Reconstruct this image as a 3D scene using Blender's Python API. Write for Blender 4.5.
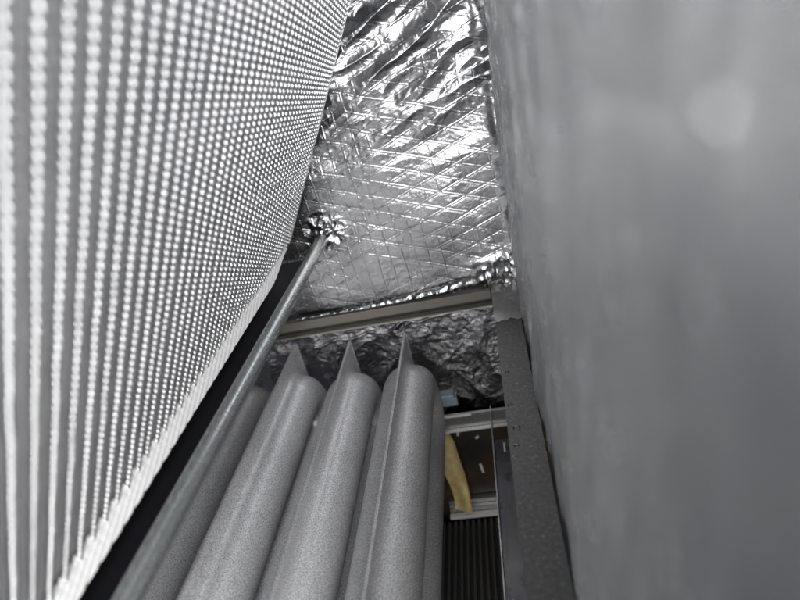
import bpy, bmesh, math, random
import numpy as np
from mathutils import Vector, Matrix

random.seed(7)
for o in list(bpy.data.objects):
    bpy.data.objects.remove(o)
scene = bpy.context.scene
C = scene.collection

# ------------------------------------------------------------------ camera
# world: X across, Y into the cabinet, Z up, camera at the origin
F_PX = 578.0
RX = np.array([2992, -513, -578.0]); RX /= np.linalg.norm(RX)
RY = np.array([58, -313, 578.0]); RY /= np.linalg.norm(RY)
RX -= RY * (RX @ RY); RX /= np.linalg.norm(RX)
RZ = np.cross(RX, RY)
R = np.array([RX, RY, RZ])                       # camera (right, down, forward) -> world


def onY(x, y, Y):
    r = R @ np.array([x - 400, y - 300, F_PX]); return r * Y / r[1]


def onZ(x, y, Z):
    r = R @ np.array([x - 400, y - 300, F_PX]); return r * Z / r[2]


cam_d = bpy.data.cameras.new('camera')
cam = bpy.data.objects.new('camera', cam_d); C.objects.link(cam)
right, up, back = R[:, 0], -R[:, 1], -R[:, 2]
cam.matrix_world = Matrix(((right[0], up[0], back[0], 0), (right[1], up[1], back[1], 0),
                           (right[2], up[2], back[2], 0), (0, 0, 0, 1)))
cam_d.sensor_fit = 'HORIZONTAL'; cam_d.sensor_width = 36.0
cam_d.lens = 36.0 * F_PX / 800.0
cam_d.clip_start = 0.001; cam_d.clip_end = 50
cam_d.dof.use_dof = True
cam_d.dof.focus_distance = 0.43
cam_d.dof.aperture_fstop = 6.0
scene.camera = cam

# ------------------------------------------------------------------ light
world = bpy.data.worlds.new('World'); scene.world = world; world.use_nodes = True
bg = world.node_tree.nodes['Background']
bg.inputs[0].default_value = (0.80, 0.86, 1.0, 1); bg.inputs[1].default_value = 0.10


def area(name, loc, target, sx, sy, power, col=(1, 1, 1)):
    d = bpy.data.lights.new(name, 'AREA'); d.shape = 'RECTANGLE'; d.size = sx; d.size_y = sy
    d.energy = power; d.color = col
    o = bpy.data.objects.new(name, d); C.objects.link(o)
    o.location = loc
    o.rotation_euler = (Vector(target) - Vector(loc)).to_track_quat('-Z', 'Y').to_euler()
    return o


LIGHT_AT = (0.15, -0.62, 0.12)
area('opening_light', LIGHT_AT, (-0.10, 0.2, -0.05), 0.80, 0.72, 22.5, (1.0, 0.99, 0.97))
area('overhead_light', (0.46, -0.25, 0.62), (-0.12, 0.15, -0.2), 0.70, 0.70, 20.0, (0.95, 0.97, 1.0))

scene.view_settings.view_transform = 'Standard'
scene.view_settings.look = 'None'
scene.view_settings.exposure = 0.0
scene.view_settings.gamma = 1.0
scene.render.engine = 'CYCLES'
scene.cycles.max_bounces = 10
scene.cycles.glossy_bounces = 6

# ------------------------------------------------------------------ helpers


def tag(o, label=None, cat=None, group=None, kind=None):
    for k, v in (('label', label), ('category', cat), ('group', group), ('kind', kind)):
        if v: o[k] = v
    return o


def empty(name, loc, label, cat, group=None):
    o = bpy.data.objects.new(name, None); C.objects.link(o); o.location = loc
    o.empty_display_size = 0.02
    bpy.context.view_layer.update()
    return tag(o, label, cat, group)


def link(name, me, mat, parent=None, smooth=False):
    o = bpy.data.objects.new(name, me); C.objects.link(o)
    if mat and not me.materials: me.materials.append(mat)
    if smooth: me.polygons.foreach_set('use_smooth', [True] * len(me.polygons))
    if parent:
        o.parent = parent
        o.matrix_parent_inverse = Matrix.Translation(-Vector(parent.location))
    return o


def grid_mesh(name, P, flip=False):
    """P: (n, m, 3) array of points -> quad grid."""
    n, m = P.shape[:2]
    idx = np.arange(n * m).reshape(n, m)
    q = np.stack([idx[:-1, :-1], idx[1:, :-1], idx[1:, 1:], idx[:-1, 1:]], -1).reshape(-1, 4)
    if flip: q = q[:, ::-1]
    me = bpy.data.meshes.new(name)
    me.vertices.add(n * m); me.vertices.foreach_set('co', P.reshape(-1).astype(np.float32))
    me.loops.add(q.size); me.loops.foreach_set('vertex_index', q.reshape(-1).astype(np.int32))
    me.polygons.add(len(q)); me.polygons.foreach_set('loop_start', (np.arange(len(q)) * 4).astype(np.int32))
    me.update(calc_edges=True); me.validate()
    me.polygons.foreach_set('use_smooth', [True] * len(q))
    return me


def box_bm(bm, x0, x1, y0, y1, z0, z1):
    vs = [bm.verts.new((x, y, z)) for x in (x0, x1) for y in (y0, y1) for z in (z0, z1)]
    for f in ((0, 1, 3, 2), (4, 6, 7, 5), (0, 4, 5, 1), (2, 3, 7, 6), (0, 2, 6, 4), (1, 5, 7, 3)):
        bm.faces.new([vs[i] for i in f])


def box(name, x0, x1, y0, y1, z0, z1, mat, parent=None, bevel=0.0):
    bm = bmesh.new(); box_bm(bm, x0, x1, y0, y1, z0, z1)
    if bevel: bmesh.ops.bevel(bm, geom=list(bm.edges), offset=bevel, segments=2, affect='EDGES', profile=0.6)
    bmesh.ops.recalc_face_normals(bm, faces=bm.faces)
    me = bpy.data.meshes.new(name); bm.to_mesh(me); bm.free()
    return link(name, me, mat, parent)


_tab = {}


def vnoise(x, y, seed):
    """smooth gradient noise in about -1..1 (numpy)."""
    if seed not in _tab:
        rs = np.random.RandomState(seed); a = rs.rand(256, 256) * 2 * np.pi
        _tab[seed] = (np.cos(a), np.sin(a))
    gx, gy = _tab[seed]
    xi = np.floor(x).astype(int); yi = np.floor(y).astype(int)
    fx = x - xi; fy = y - yi
    u = fx * fx * fx * (fx * (fx * 6 - 15) + 10); v = fy * fy * fy * (fy * (fy * 6 - 15) + 10)

    def g(ix, iy, dx, dy):
        a = ix & 255; b = iy & 255
        return gx[a, b] * dx + gy[a, b] * dy
    n00 = g(xi, yi, fx, fy); n10 = g(xi + 1, yi, fx - 1, fy)
    n01 = g(xi, yi + 1, fx, fy - 1); n11 = g(xi + 1, yi + 1, fx - 1, fy - 1)
    return ((n00 * (1 - u) + n10 * u) * (1 - v) + (n01 * (1 - u) + n11 * u) * v) * 1.5


def ridged(x, y, seed):
    return 1 - 2 * np.abs(vnoise(x, y, seed))


def sstep(a, b, x):
    t = np.clip((x - a) / (b - a), 0, 1); return t * t * (3 - 2 * t)

# ------------------------------------------------------------------ materials


def principled(name, col, rough, metal=0.0):
    m = bpy.data.materials.new(name); m.use_nodes = True
    b = m.node_tree.nodes['Principled BSDF']
    b.inputs['Base Color'].default_value = (*col, 1)
    b.inputs['Roughness'].default_value = rough; b.inputs['Metallic'].default_value = metal
    return m, m.node_tree, b


def noise_node(nt, scale, detail=4, rough=0.55, mapping=None):
    tc = nt.nodes.new('ShaderNodeTexCoord'); n = nt.nodes.new('ShaderNodeTexNoise')
    n.inputs['Scale'].default_value = scale; n.inputs['Detail'].default_value = detail
    n.inputs['Roughness'].default_value = rough
    if mapping:
        mp = nt.nodes.new('ShaderNodeMapping'); mp.inputs['Scale'].default_value = mapping
        nt.links.new(tc.outputs['Object'], mp.inputs[0]); nt.links.new(mp.outputs[0], n.inputs['Vector'])
    else:
        nt.links.new(tc.outputs['Object'], n.inputs['Vector'])
    return n


def ramp(nt, src, stops):
    r = nt.nodes.new('ShaderNodeValToRGB'); e = r.color_ramp.elements
    while len(e) < len(stops): e.new(0.5)
    for el, (p, c) in zip(e, stops):
        el.position = p; el.color = (*c, 1) if len(c) == 3 else c
    nt.links.new(src, r.inputs[0]); return r


def g3(v): return (v, v, v)


def add_bump(nt, b, src, strength, dist):
    bp = nt.nodes.new('ShaderNodeBump'); bp.inputs['Strength'].default_value = strength
    bp.inputs['Distance'].default_value = dist
    nt.links.new(src, bp.inputs['Height']); nt.links.new(bp.outputs[0], b.inputs['Normal'])
    return bp


def speckled(name, c0, c1, rough, metal, scale=900, bump=0.25, dist=0.0004, big=(0.85, 1.1)):
    m, nt, b = principled(name, c0, rough, metal)
    n = noise_node(nt, scale, 3, 0.6)
    r = ramp(nt, n.outputs['Fac'], [(0.36, c0), (0.64, c1)])
    n2 = noise_node(nt, 22, 5)
    r2 = ramp(nt, n2.outputs['Fac'], [(0.3, g3(big[0])), (0.7, g3(min(1, big[1])))])
    mx = nt.nodes.new('ShaderNodeMix'); mx.data_type = 'RGBA'; mx.blend_type = 'MULTIPLY'
    mx.inputs[0].default_value = 1
    nt.links.new(r.outputs[0], mx.inputs[6]); nt.links.new(r2.outputs[0], mx.inputs[7])
    nt.links.new(mx.outputs[2], b.inputs['Base Color'])
    rr = ramp(nt, n.outputs['Fac'], [(0.3, g3(min(1, rough + 0.1))), (0.7, g3(rough - 0.08))])
    nt.links.new(rr.outputs[0], b.inputs['Roughness'])
    add_bump(nt, b, n.outputs['Fac'], bump, dist)
    return m


def foil(name, base, rough, scale, strength, dist, mapping=None, metal=1.0):
    m, nt, b = principled(name, base, rough, metal)
    n = noise_node(nt, scale, 6, 0.65, mapping)
    add_bump(nt, b, n.outputs['Fac'], strength, dist)
    n2 = noise_node(nt, 60, 5)
    rr = ramp(nt, n2.outputs['Fac'], [(0.3, g3(max(0.03, rough - 0.08))), (0.7, g3(rough + 0.1))])
    nt.links.new(rr.outputs[0], b.inputs['Roughness'])
    return m


M_foil = foil('foil_facing', (0.40, 0.40, 0.41), 0.17, 420, 0.5, 0.0005)
M_foil_low = foil('foil_crinkled', (0.36, 0.355, 0.37), 0.26, 480, 0.9, 0.0009)
M_foil_side = foil('foil_side', (0.90, 0.91, 0.92), 0.20, 60, 0.9, 0.0018, (1, 14, 1))
M_fin = foil('aluminium_fin', (0.74, 0.74, 0.75), 0.38, 300, 0.2, 0.0003)
M_lip = foil('bright_fin_edge', (0.62, 0.615, 0.61), 0.45, 200, 0.2, 0.0003, None, 0.25)
M_core, _, _ = principled('coil_core', (0.32, 0.32, 0.325), 0.6, 0.3)
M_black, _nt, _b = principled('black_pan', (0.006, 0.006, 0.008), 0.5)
M_hx = speckled('aluminised_steel', (0.30, 0.30, 0.312), (0.76, 0.76, 0.77), 0.50, 0.6, 1250, 0.26, 0.0003, (0.80, 1.0))
M_pipe = speckled('galvanised_pipe', (0.28, 0.305, 0.30), (0.38, 0.405, 0.40), 0.25, 0.85, 900, 0.08, 0.0002, (0.92, 1.0))
M_bar, _, _ = principled('taupe_channel', (0.135, 0.118, 0.104), 0.6)
M_bardk, _, _ = principled('channel_groove', (0.035, 0.027, 0.022), 0.7)
M_baredge, _, _ = principled('channel_edge', (0.55, 0.53, 0.50), 0.4, 0.6)
M_galv = speckled('galvanised_bracket', (0.36, 0.36, 0.36), (0.5, 0.49, 0.48), 0.33, 1.0, 600, 0.1)
M_brown, _nt, _b = principled('brown_panel', (0.03, 0.02, 0.012), 0.35)
_n = noise_node(_nt, 25, 4); _r = ramp(_nt, _n.outputs['Fac'], [(0.35, (0.012, 0.010, 0.009)), (0.7, (0.05, 0.028, 0.012))])
_nt.links.new(_r.outputs[0], _b.inputs['Base Color'])
M_yellow, _nt, _b = principled('yellowed_strap', (0.45, 0.33, 0.12), 0.55)
_n = noise_node(_nt, 90, 4); _r = ramp(_nt, _n.outputs['Fac'], [(0.3, (0.34, 0.24, 0.085)), (0.7, (0.52, 0.43, 0.22))])
_nt.links.new(_r.outputs[0], _b.inputs['Base Color'])
M_ridge, _, _ = principled('dark_ridge', (0.06, 0.058, 0.056), 0.45, 0.4)
M_dark, _, _ = principled('dark_sheet', (0.02, 0.02, 0.022), 0.6, 0.2)
M_blue, _, _ = principled('blue_grey_clip', (0.17, 0.21, 0.25), 0.35, 0.3)
M_ledge = foil('polished_ledge', (0.11, 0.11, 0.12), 0.22, 90, 0.35, 0.0008, (4, 0.5, 1))
M_white, _, _ = principled('pale_edge', (0.55, 0.54, 0.52), 0.4, 0.3)
M_red, _, _ = principled('red_mark', (0.35, 0.03, 0.03), 0.5)

# rail: dull zinc with pale specks
M_rail, _nt, _b = principled('dull_zinc', (0.2, 0.2, 0.2), 0.5, 0.85)
_n = noise_node(_nt, 380, 5, 0.7)
_r = ramp(_nt, _n.outputs['Fac'], [(0.30, g3(0.10)), (0.62, g3(0.17)), (0.72, g3(0.40))])
_nt.links.new(_r.outputs[0], _b.inputs['Base Color'])
add_bump(_nt, _b, _n.outputs['Fac'], 0.3, 0.0004)

# ------------------------------------------------------------------ the cabinet floor
YB = 0.50
ZT = 0.11


def wall_x(z): return 0.0174 + 0.0417 * z


floor = box('floor', -0.34, 0.06, -0.02, 0.56, -0.575, -0.565, M_dark); tag(floor, kind='structure')

# ------------------------------------------------------------------ back wall insulation, foil faced
back_t = empty('foil_insulation', (-0.12, YB, -0.256), 'wrinkled silver foil insulation with diamond thread pattern on the back wall', 'insulation')
x0, x1, z0, z1 = -0.30, 0.021, -0.2575, ZT
st = 0.0005
xs = np.arange(x0, x1 + st, st); zs = np.arange(z0, z1 + st, st)
Xg, Zg = np.meshgrid(xs, zs, indexing='ij')
top = sstep(-0.16, -0.03, Zg)                                   # crumpled above, flatter below
wx = Xg + 0.0012 * vnoise(Xg / 0.02, Zg / 0.02, 3); wz = Zg + 0.0012 * vnoise(Xg / 0.02, Zg / 0.02, 4)
# long diagonal folds rising to the right
a = math.radians(16)
u1 = (wx * math.cos(a) + wz * math.sin(a)); v1 = (-wx * math.sin(a) + wz * math.cos(a))
D = top * 0.0036 * ridged(u1 / 0.11 + 3, v1 / 0.034, 11)
D += top * 0.0014 * ridged(u1 / 0.06, v1 / 0.016 + 5, 12)
D += (0.25 + 0.75 * top) * 0.0008 * vnoise(wx / 0.018, wz / 0.014, 13)
D += (0.35 + 0.65 * top) * 0.00022 * ridged(wx / 0.007, wz / 0.006, 14)
D += (1 - top) * 0.0022 * vnoise(wx / 0.055 + 9, wz / 0.07, 15)
D += 0.02 * np.minimum(Zg + 0.185, 0.0)
# thread net


def threads(coord, pitch, phase):
    d = (coord / pitch + phase); d = np.abs(d - np.round(d)) * pitch
    return np.exp(-(d / 0.00042) ** 2), d


wx2 = Xg + 0.0006 * vnoise(Xg / 0.03, Zg / 0.03, 23); wz2 = Zg + 0.0008 * vnoise(Xg / 0.035, Zg / 0.03, 24)
tv, dv = threads(wx2 + 0.03 * wz2, 0.0122, 0.15)
tb, db = threads(wz2 + 0.385 * wx2, 0.0152, 0.3)
tc_, dc = threads(wz2 - 0.345 * wx2, 0.0160, 0.65)
mb = sstep(-0.35, 0.15, vnoise(Xg / 0.06, Zg / 0.05, 31) + 0.55 * sstep(-0.2, -0.16, Zg) + 0.05)
mc = sstep(-0.35, 0.15, vnoise(Xg / 0.06, Zg / 0.05, 32) + 0.55 * sstep(-0.2, -0.16, Zg) + 0.05)
mv = sstep(-0.4, 0.2, vnoise(Xg / 0.05, Zg / 0.05, 33) + 0.6 * sstep(-0.08, -0.16, Xg) + 0.4 * sstep(-0.15, -0.2, Zg))
spark = 0.75 + 0.5 * vnoise(Xg / 0.0025, Zg / 0.0025, 34)
T = np.maximum(np.maximum(tb * mb, tc_ * mc), tv * mv * 0.8)
D += 0.00050 * T * spark
# quilting: pillows sunk along the threads
D -= 0.00022 * (np.exp(-(db / 0.0018) ** 2) * mb + np.exp(-(dc / 0.0018) ** 2) * mc + 0.35 * np.exp(-(dv / 0.0012) ** 2) * mv)
# crumple where the pipe enters, and where the hem is tucked in at the right
rp = np.hypot(Xg + 0.158, Zg + 0.170)
D += np.exp(-(rp / 0.015) ** 2) * (0.0028 * ridged(wx / 0.012, wz / 0.010, 41) + 0.0009 * ridged(wx / 0.005, wz / 0.005, 42))
rq = np.hypot((Xg - 0.0) / 1.4, Zg + 0.245)
D += np.exp(-(rq / 0.02) ** 2) * (0.003 * ridged(wx / 0.012, wz / 0.012, 43) + 0.003)
# rolls back at the bottom and into the right corner
D -= 0.001 * np.exp(-((Zg - z0) / 0.006) ** 2)
D += 0.004 * np.exp(-((Xg - 0.012) / 0.005) ** 2) * (0.6 + 0.4 * vnoise(Xg / 0.01, Zg / 0.02, 44))
P = np.stack([Xg, YB - D, Zg], -1)
link('foil_facing', grid_mesh('foil_facing', P), M_foil, back_t)
box('insulation_board', x0, 0.05, YB + 0.012, YB + 0.03, z0, z1, M_dark, back_t)

# the folded hem over the cross bar
n, m = 260, 26
tt = np.linspace(0, 1, n); ph = np.linspace(0, 2 * np.pi, m)
px = np.array([0.0, 0.25, 0.5, 0.72, 0.86, 0.94, 1.0])
cx = np.interp(tt, px, [-0.215, -0.165, -0.115, -0.065, -0.030, -0.010, 0.004])
cz = np.interp(tt, px, [-0.2545, -0.2545, -0.2535, -0.2505, -0.2455, -0.239, -0.237])
rad = np.interp(tt, px, [0.0016, 0.0020, 0.0026, 0.0036, 0.0050, 0.0085, 0.006])
Tn, Pn = np.meshgrid(tt, ph, indexing='ij')
w = 1 + 0.30 * ridged(Tn * 26, np.cos(Pn) * 1.6 + 3, 51) + 0.12 * ridged(Tn * 70, np.sin(Pn) * 3 + 8, 52)
rr = rad[:, None] * w
Ph = np.stack([np.broadcast_to(cx[:, None], Tn.shape) + 0.001 * vnoise(Tn * 20, Pn * 0 + 2, 53),
               YB - 0.0022 - rr * 0.9 * np.cos(Pn), cz[:, None] + rr * np.sin(Pn)], -1)
Ph[:, -1] = Ph[:, 0]
link('folded_hem', grid_mesh('folded_hem', Ph), M_foil, back_t)

# ------------------------------------------------------------------ lower insulation behind the heat exchanger
low_t = empty('foil_insulation', (-0.14, YB + 0.012, -0.375), 'dark crinkled foil insulation below the taupe cross bar', 'insulation')
xs = np.arange(-0.32, -0.012, 0.0008); zs = np.arange(-0.402, -0.262, 0.0008)
Xg, Zg = np.meshgrid(xs, zs, indexing='ij')
wx = Xg + 0.004 * vnoise(Xg / 0.02, Zg / 0.02, 61); wz = Zg + 0.004 * vnoise(Xg / 0.02, Zg / 0.02, 62)
D = 0.0022 * ridged(wx / 0.03, wz / 0.05, 63) + 0.0005 * ridged(wx / 0.010, wz / 0.014, 64) + 0.00035 * ridged(wx / 0.0045, wz / 0.005, 65)
crease = wz + 0.283 - 0.10 * (wx + 0.1) + 0.003 * vnoise(Xg / 0.03, Zg * 0, 66)
D += 0.003 * np.exp(-(crease / 0.0013) ** 2)
link('foil_facing', grid_mesh('low_foil', np.stack([Xg, YB + 0.008 - D, Zg], -1)), M_foil_low, low_t)
box('insulation_board', -0.32, 0.05, YB + 0.02, YB + 0.04, -0.565, -0.262, M_dark, low_t)

# ------------------------------------------------------------------ right side insulation
side_t = empty('foil_insulation', (0.012, 0.25, -0.262), 'smooth brushed foil insulation covering the right side wall', 'insulation')
ys = np.concatenate([np.linspace(-0.015, 0.3, 220), np.linspace(0.3, YB + 0.004, 420)[1:]])
zs = np.linspace(-0.30, 0.02, 330)
Yg, Zg = np.meshgrid(ys, zs, indexing='ij')
far = sstep(0.05, 0.35, Yg)
D = (0.0010 + 0.0006 * far) * vnoise(Yg / 0.022 + 2, Zg / 0.16, 71)
D += (0.0003 + 0.0006 * far) * ridged(Yg / 0.009, Zg / 0.07, 72)
D += 0.00034 * far * ridged(Yg / 0.0035, Zg / 0.03, 73)
D += (0.0016 + 0.0005 * far) * vnoise(Yg / 0.06, Zg / 0.05, 74)
D += 0.0014 * np.exp(-((Zg + 0.20 + 0.05 * (Yg - 0.4)) / 0.006) ** 2) * sstep(0.34, 0.45, Yg)
D += 0.003 * sstep(YB - 0.02, YB, Yg) * vnoise(Zg / 0.02, Zg * 0 + 4, 75)
P = np.stack([wall_x(Zg) - D + 0.0004, Yg, Zg], -1)
link('foil_facing', grid_mesh('side_foil', P), M_foil_side, side_t)
box('insulation_board', 0.034, 0.05, -0.015, YB + 0.01, -0.56, 0.018, M_dark, side_t)

for (gx, gy, gr) in ((721, 112, 0.00042), (660, 133, 0.00022)):      # added facets, aimed to mirror the opening light as blurred glints
    r_ = R @ np.array([gx - 400, gy - 300, F_PX])
    k_ = 0.0146 / (r_[0] - 0.0417 * r_[2]); p_ = r_ * k_ 
    to_l = np.array(LIGHT_AT) - p_; to_l /= np.linalg.norm(to_l)
    v_ = p_ / np.linalg.norm(p_); n_ = Vector(to_l - v_).normalized()
    q_ = n_.to_track_quat('Z', 'Y')
    bm = bmesh.new()
    bmesh.ops.create_circle(bm, cap_ends=True, segments=14, radius=gr)
    bmesh.ops.translate(bm, verts=bm.verts, vec=(0, 0, 0.0003))
    cz_ = bm.verts.new((0, 0, -0.0009)); be = [e for e in bm.edges]
    for e in be: bm.faces.new([e.verts[1], e.verts[0], cz_])
    bmesh.ops.rotate(bm, verts=bm.verts, cent=(0, 0, 0), matrix=q_.to_matrix())
    bmesh.ops.translate(bm, verts=bm.verts, vec=Vector(p_))
    me = bpy.data.meshes.new('glint_facet'); bm.to_mesh(me); bm.free()
    link('glint_facet', me, M_foil, side_t)

# ------------------------------------------------------------------ cooling coil, wavy fins stacked along a leaning face
S2 = np.array([-0.5247, 0.0, -0.8513]); N2 = np.array([0.8513, 0.0, -0.5247])
P1 = np.array([-0.1902, 0.0, -0.1674])
PER, FINP = 0.0098, 0.00335
Y0c, Y1c = 0.010, 0.482
coil = empty('cooling_coil', tuple(P1 + np.array([0, 0.25, 0])), 'leaning slab of bright rippled aluminium fins along the left side', 'coil')


NB = 74
UTOP = NB * FINP


def fin_mesh(name, seed):
    """one plate on edge: a beaded front edge running up the face, a thin web behind it."""
    per = 7
    n = NB * per + 1
    u = np.linspace(0.0, UTOP, n)
    bead = np.abs(np.sin(np.pi * (u / FINP + 0.5 * (seed % 2)))) ** 0.75
    nz = vnoise(u / 0.018, u * 0 + seed * 3.1, 80 + seed)
    nf = vnoise(u / 0.0034, u * 0 + seed * 1.3, 86 + seed)
    rad = 0.00085 + 0.00070 * bead * (1 + 0.10 * nf)
    bend = 0.00035 * nz + 0.00012 * nf
    prof = [(-0.016, 0.00015), (-0.0040, 0.00022), (-0.0026, 0.00055), (-0.0016, 0.90), (-0.0008, 1.0), (-0.00025, 0.72), (0.0, 0.0)]
    prof = prof + [(d, -h) for d, h in prof[-2::-1]]
    P = np.zeros((n, len(prof), 3))
    for k, (dn, h) in enumerate(prof):
        front = abs(h) > 0.01 or dn == 0.0
        out = dn * (rad / 0.00155 if front else 1.0) + (0.0016 * bead * (1 + 0.1 * nf) if front else 0.0)
        yv = bend + (h * rad if front else h)
        P[:, k, :] = np.outer(out * np.ones(n), N2) + np.outer(u, -S2)
        P[:, k, 1] = yv
    return grid_mesh(name, P, flip=True)


fins = [fin_mesh('fin_%d' % k, k) for k in range(6)]
for f in fins: f.materials.append(M_fin)
NFIN = int((Y1c - Y0c) / PER)
for i in range(NFIN):
    o = bpy.data.objects.new('fin', fins[2 * random.randrange(3) + i % 2]); C.objects.link(o)
    o.parent = coil; o.matrix_parent_inverse = Matrix.Translation(-Vector(coil.location))
    o.location = Vector(P1 + np.array([0, Y1c - 0.003 - i * PER + random.gauss(0, 0.00015), 0]) + N2 * random.gauss(0, 0.0001))


def strip_box(name, n0, n1, s0, s1, y0, y1, mat, parent):
    bm = bmesh.new(); box_bm(bm, n0, n1, y0, y1, s0, s1)
    for v in bm.verts:
        a_, y_, b_ = v.co; q = P1 + N2 * a_ + (-S2) * b_; v.co = (q[0], y_, q[2])
    bmesh.ops.recalc_face_normals(bm, faces=bm.faces)
    me = bpy.data.meshes.new(name); bm.to_mesh(me); bm.free()
    return link(name, me, mat, parent)


strip_box('core', -0.024, -0.0030, -0.0006, UTOP + 0.001, Y0c, Y1c - 0.001, M_core, coil)
strip_box('end_plate', -0.026, 0.0012, -0.001, UTOP + 0.002, Y1c + 0.0002, Y1c + 0.0016, M_fin, coil)
# bright ribbed bottom lip, flared outwards, ribs skewed
th = math.radians(60)
dlip = S2 * math.cos(th) + N2 * math.sin(th); nlip = N2 * math.cos(th) - S2 * math.sin(th)
n, m = 1400, 33
yy = np.linspace(0.02, 0.468, n); bb = np.linspace(0, 1, m)
Yg, Bg = np.meshgrid(yy, bb, indexing='ij')
taper = sstep(0.475, 0.40, Yg) * 0.7 + 0.3
ysk = Yg + 0.038 * Bg
rib = np.abs(np.sin(np.pi * ysk / (PER * 1.0))) ** 0.55
fine = np.abs(np.sin(np.pi * ysk / (PER * 0.5)))
wv = 0.0016 * rib + 0.0004 * fine + 0.0001 * vnoise(Yg / 0.01, Bg * 2, 99)
bl = Bg * 0.0098 * taper - 0.0020 - (1 - Bg) * 0.0011 * np.abs(np.sin(np.pi * Yg / (PER * 0.5)))
P = P1 + bl[..., None] * dlip + (wv + 0.0008)[..., None] * nlip
P[..., 1] = Yg
link('ribbed_lip', grid_mesh('ribbed_lip', P), M_lip, coil)

# ------------------------------------------------------------------ black drain channel under the coil
pan = empty('drain_channel', (-0.18, 0.25, -0.20), 'black channel running between the fins and the round pipe', 'channel')
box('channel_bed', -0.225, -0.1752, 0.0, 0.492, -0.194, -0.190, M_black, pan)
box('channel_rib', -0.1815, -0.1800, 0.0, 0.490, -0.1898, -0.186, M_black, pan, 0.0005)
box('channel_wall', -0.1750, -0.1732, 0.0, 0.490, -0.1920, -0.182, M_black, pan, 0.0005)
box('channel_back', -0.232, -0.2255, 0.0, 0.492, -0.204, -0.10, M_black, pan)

# ------------------------------------------------------------------ round pipe


def tube_mesh(name, pts, rads, seg=32, wob=0.0, seed=1):
    pts = np.array(pts, float); n = len(pts)
    tang = np.gradient(pts, axis=0); tang /= np.linalg.norm(tang, axis=1)[:, None]
    ref = np.array([0, 0, 1.0]); a1 = np.cross(tang, ref); a1 /= np.linalg.norm(a1, axis=1)[:, None]
    a2 = np.cross(a1, tang)
    an = np.linspace(0, 2 * np.pi, seg + 1)
    r = np.array(rads)[:, None] * (1 + wob * vnoise(np.arange(n)[:, None] * 0.3, an[None, :] * 1.0, seed))
    r[:, -1] = r[:, 0]
    P = pts[:, None, :] + r[..., None] * (np.cos(an)[None, :, None] * a1[:, None, :] + np.sin(an)[None, :, None] * a2[:, None, :])
    return grid_mesh(name, P)


pipe_t = empty('round_pipe', (-0.163, 0.25, -0.178), 'long round galvanised pipe running along the lower edge of the fins', 'pipe')
yy = np.linspace(0.02, 0.497, 40)
pts = [(-0.1632 + 0.0009 * (y - 0.47) / 0.45, y, -0.1770 + 0.002 * math.sin(y * 5)) for y in yy]
link('pipe_wall', tube_mesh('pipe_wall', pts, [0.0056] * 40), M_pipe, pipe_t)

# ------------------------------------------------------------------ cross bar on the back wall
bar = empty('cross_bar', (-0.13, YB - 0.004, -0.272), 'taupe grooved metal cross bar at the foot of the back wall', 'bar')
box('upper_face', -0.285, -0.0185, YB - 0.0045, YB + 0.006, -0.2665, -0.2572, M_bar, bar, 0.0006)
box('groove', -0.285, -0.0185, YB - 0.002, YB + 0.006, -0.2695, -0.2667, M_bardk, bar)
box('lower_face', -0.285, -0.0185, YB - 0.0040, YB + 0.006, -0.2733, -0.2697, M_bardk, bar, 0.0004)
box('bottom_edge', -0.285, -0.0185, YB - 0.0060, YB + 0.004, -0.2744, -0.2735, M_baredge, bar)

# ------------------------------------------------------------------ right hand rail
rail = empty('side_rail', (-0.004, 0.25, -0.29), 'flat dull zinc rail running along the foot of the right wall', 'rail')
ys = np.linspace(0.05, 0.499, 240); xs = np.linspace(-0.0168, 0.0052, 26)
Yg, Xg = np.meshgrid(ys, xs, indexing='ij')
zz = -0.2605 + 0.00025 * vnoise(Yg / 0.03, Xg / 0.02, 111)
link('rail_top', grid_mesh('rail_top', np.stack([Xg, Yg, zz], -1), flip=True), M_rail, rail)
box('rail_web', -0.0168, -0.0150, 0.05, 0.494, -0.300, -0.2625, M_rail, rail)
box('rail_foot', 0.009, 0.030, 0.05, 0.494, -0.300, -0.296, M_black, rail)
for (qx, qy, rr_) in ((510, 405, 0.0020), (516.5, 428, 0.0027), (517, 446, 0.0018), (507, 372, 0.0016)):
    q = onZ(qx, qy, -0.2603)
    bm = bmesh.new(); prev = None; first = None
    k = 22
    ring = []
    for t in range(k):
        an = 2 * math.pi * t / k * 1.6; r0 = rr_ * (1 - 0.28 * t / k)
        ca, sa = math.cos(an), math.sin(an)
        ring.append([bm.verts.new((q[0] + (r0 + d) * ca, q[1] + (r0 + d) * sa, q[2] + h)) for d, h in ((-0.00022, 0.0), (0, 0.00025), (0.00022, 0.0))])
    for t in range(k - 1):
        for s in (0, 1):
            bm.faces.new([ring[t][s], ring[t][s + 1], ring[t + 1][s + 1], ring[t + 1][s]])
    me = bpy.data.meshes.new('dried_ring'); bm.to_mesh(me); bm.free()
    link('dried_ring', me, M_rail, rail)

ys = np.linspace(0.440, 0.5015, 150); xs = np.linspace(-0.0172, 0.0066, 60)
Yg, Xg = np.meshgrid(ys, xs, indexing='ij')
lift = sstep(0.445, 0.497, Yg)
zz = -0.2599 + lift * (0.0012 * ridged(Yg / 0.012, Xg / 0.010, 112) + 0.0005 * ridged(Yg / 0.004, Xg / 0.004, 113)) + 0.0016 * lift + 0.008 * sstep(0.488, 0.501, Yg) * (0.6 + 0.4 * vnoise(Yg / 0.01, Xg / 0.008, 114))
edge = 0.004 * vnoise(Xg / 0.006, Xg * 0 + 3, 115) * (1 - sstep(0.44, 0.46, Yg))
link('foil_wrap', grid_mesh('foil_wrap', np.stack([Xg, Yg + edge, zz], -1), flip=True), M_galv, rail)

# ------------------------------------------------------------------ heat exchanger clamshells
YT = 0.47
H_FL, R_T, W_T, GAP = 0.012, 0.0215, 0.0225, 0.0255


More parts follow.
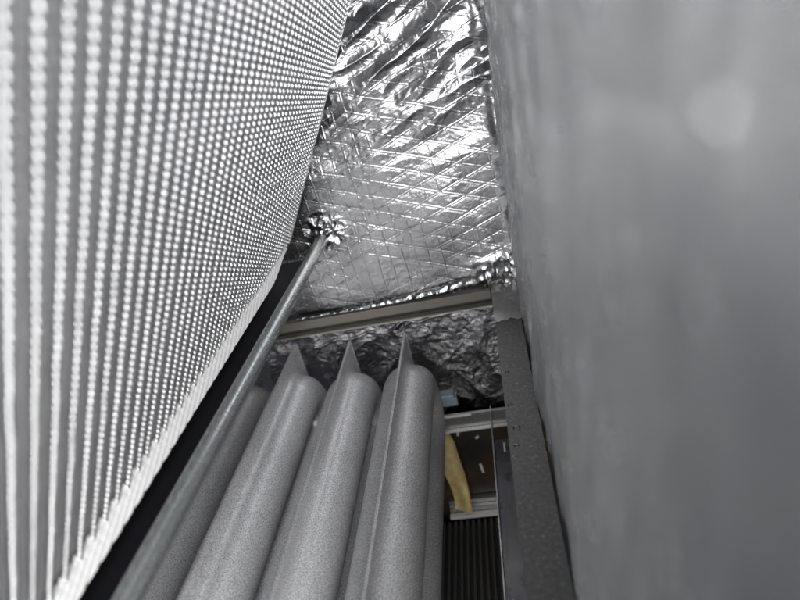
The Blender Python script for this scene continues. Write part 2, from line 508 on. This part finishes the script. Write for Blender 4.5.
def clam(name, X0, zt, label):
    t = empty(name, (X0, 0.25, zt - 0.125), label, 'heat exchanger', 'heat exchanger shells in a row')
    yn, zn = 170, 150
    ys = np.concatenate([np.linspace(0.04, 0.37, 50), np.linspace(0.37, YT, yn - 50)[1:]])
    zs = zt - np.linspace(0, 0.128, zn)
    Yg, Zg = np.meshgrid(ys, zs, indexing='ij')
    zu = zt - H_FL - R_T; zl = zu - 2 * GAP; zm = zu - GAP
    ye = YT - 0.004 - R_T - GAP
    d_run = np.where(Yg <= ye, np.minimum(np.abs(Zg - zu), np.abs(Zg - zl)), 9.0)
    d_bend = np.where(Yg > ye, np.abs(np.hypot(Yg - ye, Zg - zm) - GAP), 9.0)
    d = np.minimum(d_run, d_bend) / R_T
    b = W_T * np.sqrt(np.clip(1 - d ** 2, 0, 1)) ** 0.9
    b = np.maximum(b, 0) + 0.0002 * vnoise(Yg / 0.03, Zg / 0.02, 120 + int(abs(X0) * 1000)) * (b > 0.002)
    # soften the foot of the bulge
    foot = 0.0016 * np.exp(-((d - 1.0) / 0.10) ** 2) * (d > 1) + 0.0
    for side, nm in ((1, 'right_half'), (-1, 'left_half')):
        Pp = np.stack([X0 + side * (0.0007 + np.maximum(b, foot)), Yg, Zg], -1)
        # rolled flange edge
        Pp[:, 0, 0] = X0 + side * 0.0011
        link(nm, grid_mesh(nm, Pp, flip=(side > 0)), M_hx, t)
    box('flange_seam', X0 - 0.0011, X0 + 0.0011, 0.04, YT + 0.0008, zt - 0.0006, zt + 0.0008, M_hx, t, 0.0003)
    box('flange_end', X0 - 0.0010, X0 + 0.0010, YT + 0.0002, YT + 0.0012, zt - 0.128, zt - 0.0008, M_hx, t)
    return t


clam('heat_exchanger_shell', -0.2690, -0.270, 'grey heat exchanger shell mostly hidden behind the round pipe')
clam('heat_exchanger_shell', -0.2140, -0.2675, 'grey heat exchanger shell, first right of the round pipe')
clam('heat_exchanger_shell', -0.1598, -0.2745, 'grey heat exchanger shell in the middle of the three open ones')
clam('heat_exchanger_shell', -0.1045, -0.2745, 'grey heat exchanger shell nearest the yellow strap and right rail')

# ------------------------------------------------------------------ lower compartment at the right
br = onY(475, 413, 0.46)
brk = empty('support_bracket', (-0.056, 0.46, -0.386), 'small bright galvanised bracket above the dark brown panel', 'bracket')
box('bracket_face', -0.092, -0.0235, 0.456, 0.459, -0.386, -0.369, M_galv, brk, 0.0006)
box('bracket_lip', -0.092, -0.0235, 0.4515, 0.4558, -0.3875, -0.3858, M_white, brk, 0.0004)
box('bracket_tab', -0.085, -0.058, 0.4545, 0.4556, -0.371, -0.3685, M_white, brk, 0.0003)

q = onY(447, 398, 0.452)
clip = empty('pipe_clip', tuple(q - np.array([0, 0, 0.008])), 'small blue grey clip beside the last heat exchanger shell', 'clip')
box('clip_body', q[0] - 0.012, q[0] + 0.010, 0.447, 0.456, q[2] - 0.007, q[2] + 0.003, M_blue, clip, 0.0012)
box('clip_top', q[0] - 0.012, q[0] + 0.008, 0.445, 0.4555, q[2] + 0.0035, q[2] + 0.0075, M_blue, clip, 0.0012)

bp = empty('brown_panel', (-0.06, 0.475, -0.53), 'dark brown panel with small bright glint marks deep in the lower compartment', 'panel')
box('panel_sheet', -0.125, -0.012, 0.474, 0.477, -0.53, -0.3925, M_brown, bp)
for (qx, qy, hh, tilt) in ((458, 431, 0.006, 0.2), (477, 437, 0.002, 0.9), (482, 468, 0.0065, -0.1), (498, 452, 0.004, 0)):  # raised pale bars stand in for glints on the panel
    c = onY(qx, qy, 0.473)
    o = box('glint_mark', -0.0013, 0.0013, -0.001, 0.001, -hh, hh, M_white, None, 0.0004)
    o.parent = bp; o.location = Vector(c) - bp.location; o.rotation_euler = (0, tilt, 0)

# strap
pp = [(440, 432), (446, 448), (452, 466), (458, 482), (462, 497), (464, 510)]
wd = [0.008, 0.0105, 0.010, 0.0095, 0.0105, 0.0105]
cs = np.array([onY(x, y, 0.462 - 0.004 * i) for i, (x, y) in enumerate(pp)])
ti = np.linspace(0, 5, 60)
cc = np.stack([np.interp(ti, range(6), cs[:, k]) for k in range(3)], -1)
for _ in range(6): cc[1:-1] = (cc[:-2] + cc[1:-1] * 2 + cc[2:]) / 4
ww = np.interp(ti, range(6), wd)
an = np.linspace(0, 2 * np.pi, 25)
Pst = np.zeros((60, 25, 3))
for i in range(60):
    tw = 0.5 * math.sin(ti[i] * 1.1)
    for j, a_ in enumerate(an):
        ex, ey = math.cos(a_) * ww[i], math.sin(a_) * 0.0022 + 0.0012 * math.cos(a_ * 3)
        Pst[i, j] = cc[i] + np.array([ex * math.cos(tw), ey + ex * math.sin(tw), 0.0])
st_o = link('hanging_strap', grid_mesh('hanging_strap', Pst), M_yellow)
tag(st_o, 'yellowed cloth strap hanging in front of the dark brown panel', 'strap')

# floor of the lower compartment: lip and dark ridges
rp_t = empty('ridged_panel', (-0.06, 0.35, -0.53), 'dark ridged panel with pale front lip at the bottom right', 'panel')
box('pale_lip', -0.107, -0.048, 0.455, 0.4605, -0.5145, -0.510, M_white, rp_t, 0.0008)
box('lip_step', -0.107, -0.048, 0.461, 0.466, -0.5145, -0.504, M_galv, rp_t, 0.0008)
box('lip_step', -0.107, -0.048, 0.4665, 0.473, -0.5145, -0.498, M_galv, rp_t, 0.0008)
box('panel_bed', -0.15, -0.030, 0.20, 0.4545, -0.527, -0.523, M_dark, rp_t)
bm = bmesh.new(); box_bm(bm, -0.0016, 0.0016, 0.20, 0.4535, -0.5228, -0.515)
bmesh.ops.bevel(bm, geom=list(bm.edges), offset=0.0005, segments=1, affect='EDGES')
bmesh.ops.recalc_face_normals(bm, faces=bm.faces)
rid = bpy.data.meshes.new('ridge'); bm.to_mesh(rid); bm.free(); rid.materials.append(M_ridge)
for k in range(14):
    o = link('ridge', rid, None, rp_t); o.location = (-0.128 + 0.0066 * k, 0, 0)

# ledge under the rail, its thin turned edge
q0 = onZ(498, 438, -0.36)
led = empty('inner_ledge', (-0.028, 0.3, -0.364), 'narrow shiny ledge with thin turned edge beside the zinc rail', 'ledge')
box('ledge_plate', -0.0366, -0.0125, 0.10, q0[1], -0.364, -0.362, M_ledge, led)
q1 = onZ(490, 391, -0.36)
box('turned_edge', -0.0378, -0.0368, 0.10, min(q1[1], 0.45), -0.368, -0.3585, M_galv, led)
box('ledge_slot', -0.0285, -0.0270, q0[1] - 0.016, q0[1] - 0.006, -0.3618, -0.3610, M_white, led)
box('red_mark', -0.022, -0.014, q0[1] - 0.095, q0[1] - 0.088, -0.3618, -0.3612, M_red, led)

# side sheet left of the compartment
sd = empty('compartment_sheet', (-0.112, 0.4, -0.53), 'dark upright sheet left of the yellow strap', 'sheet')
box('sheet_face', -0.118, -0.116, 0.30, 0.470, -0.53, -0.405, M_dark, sd)
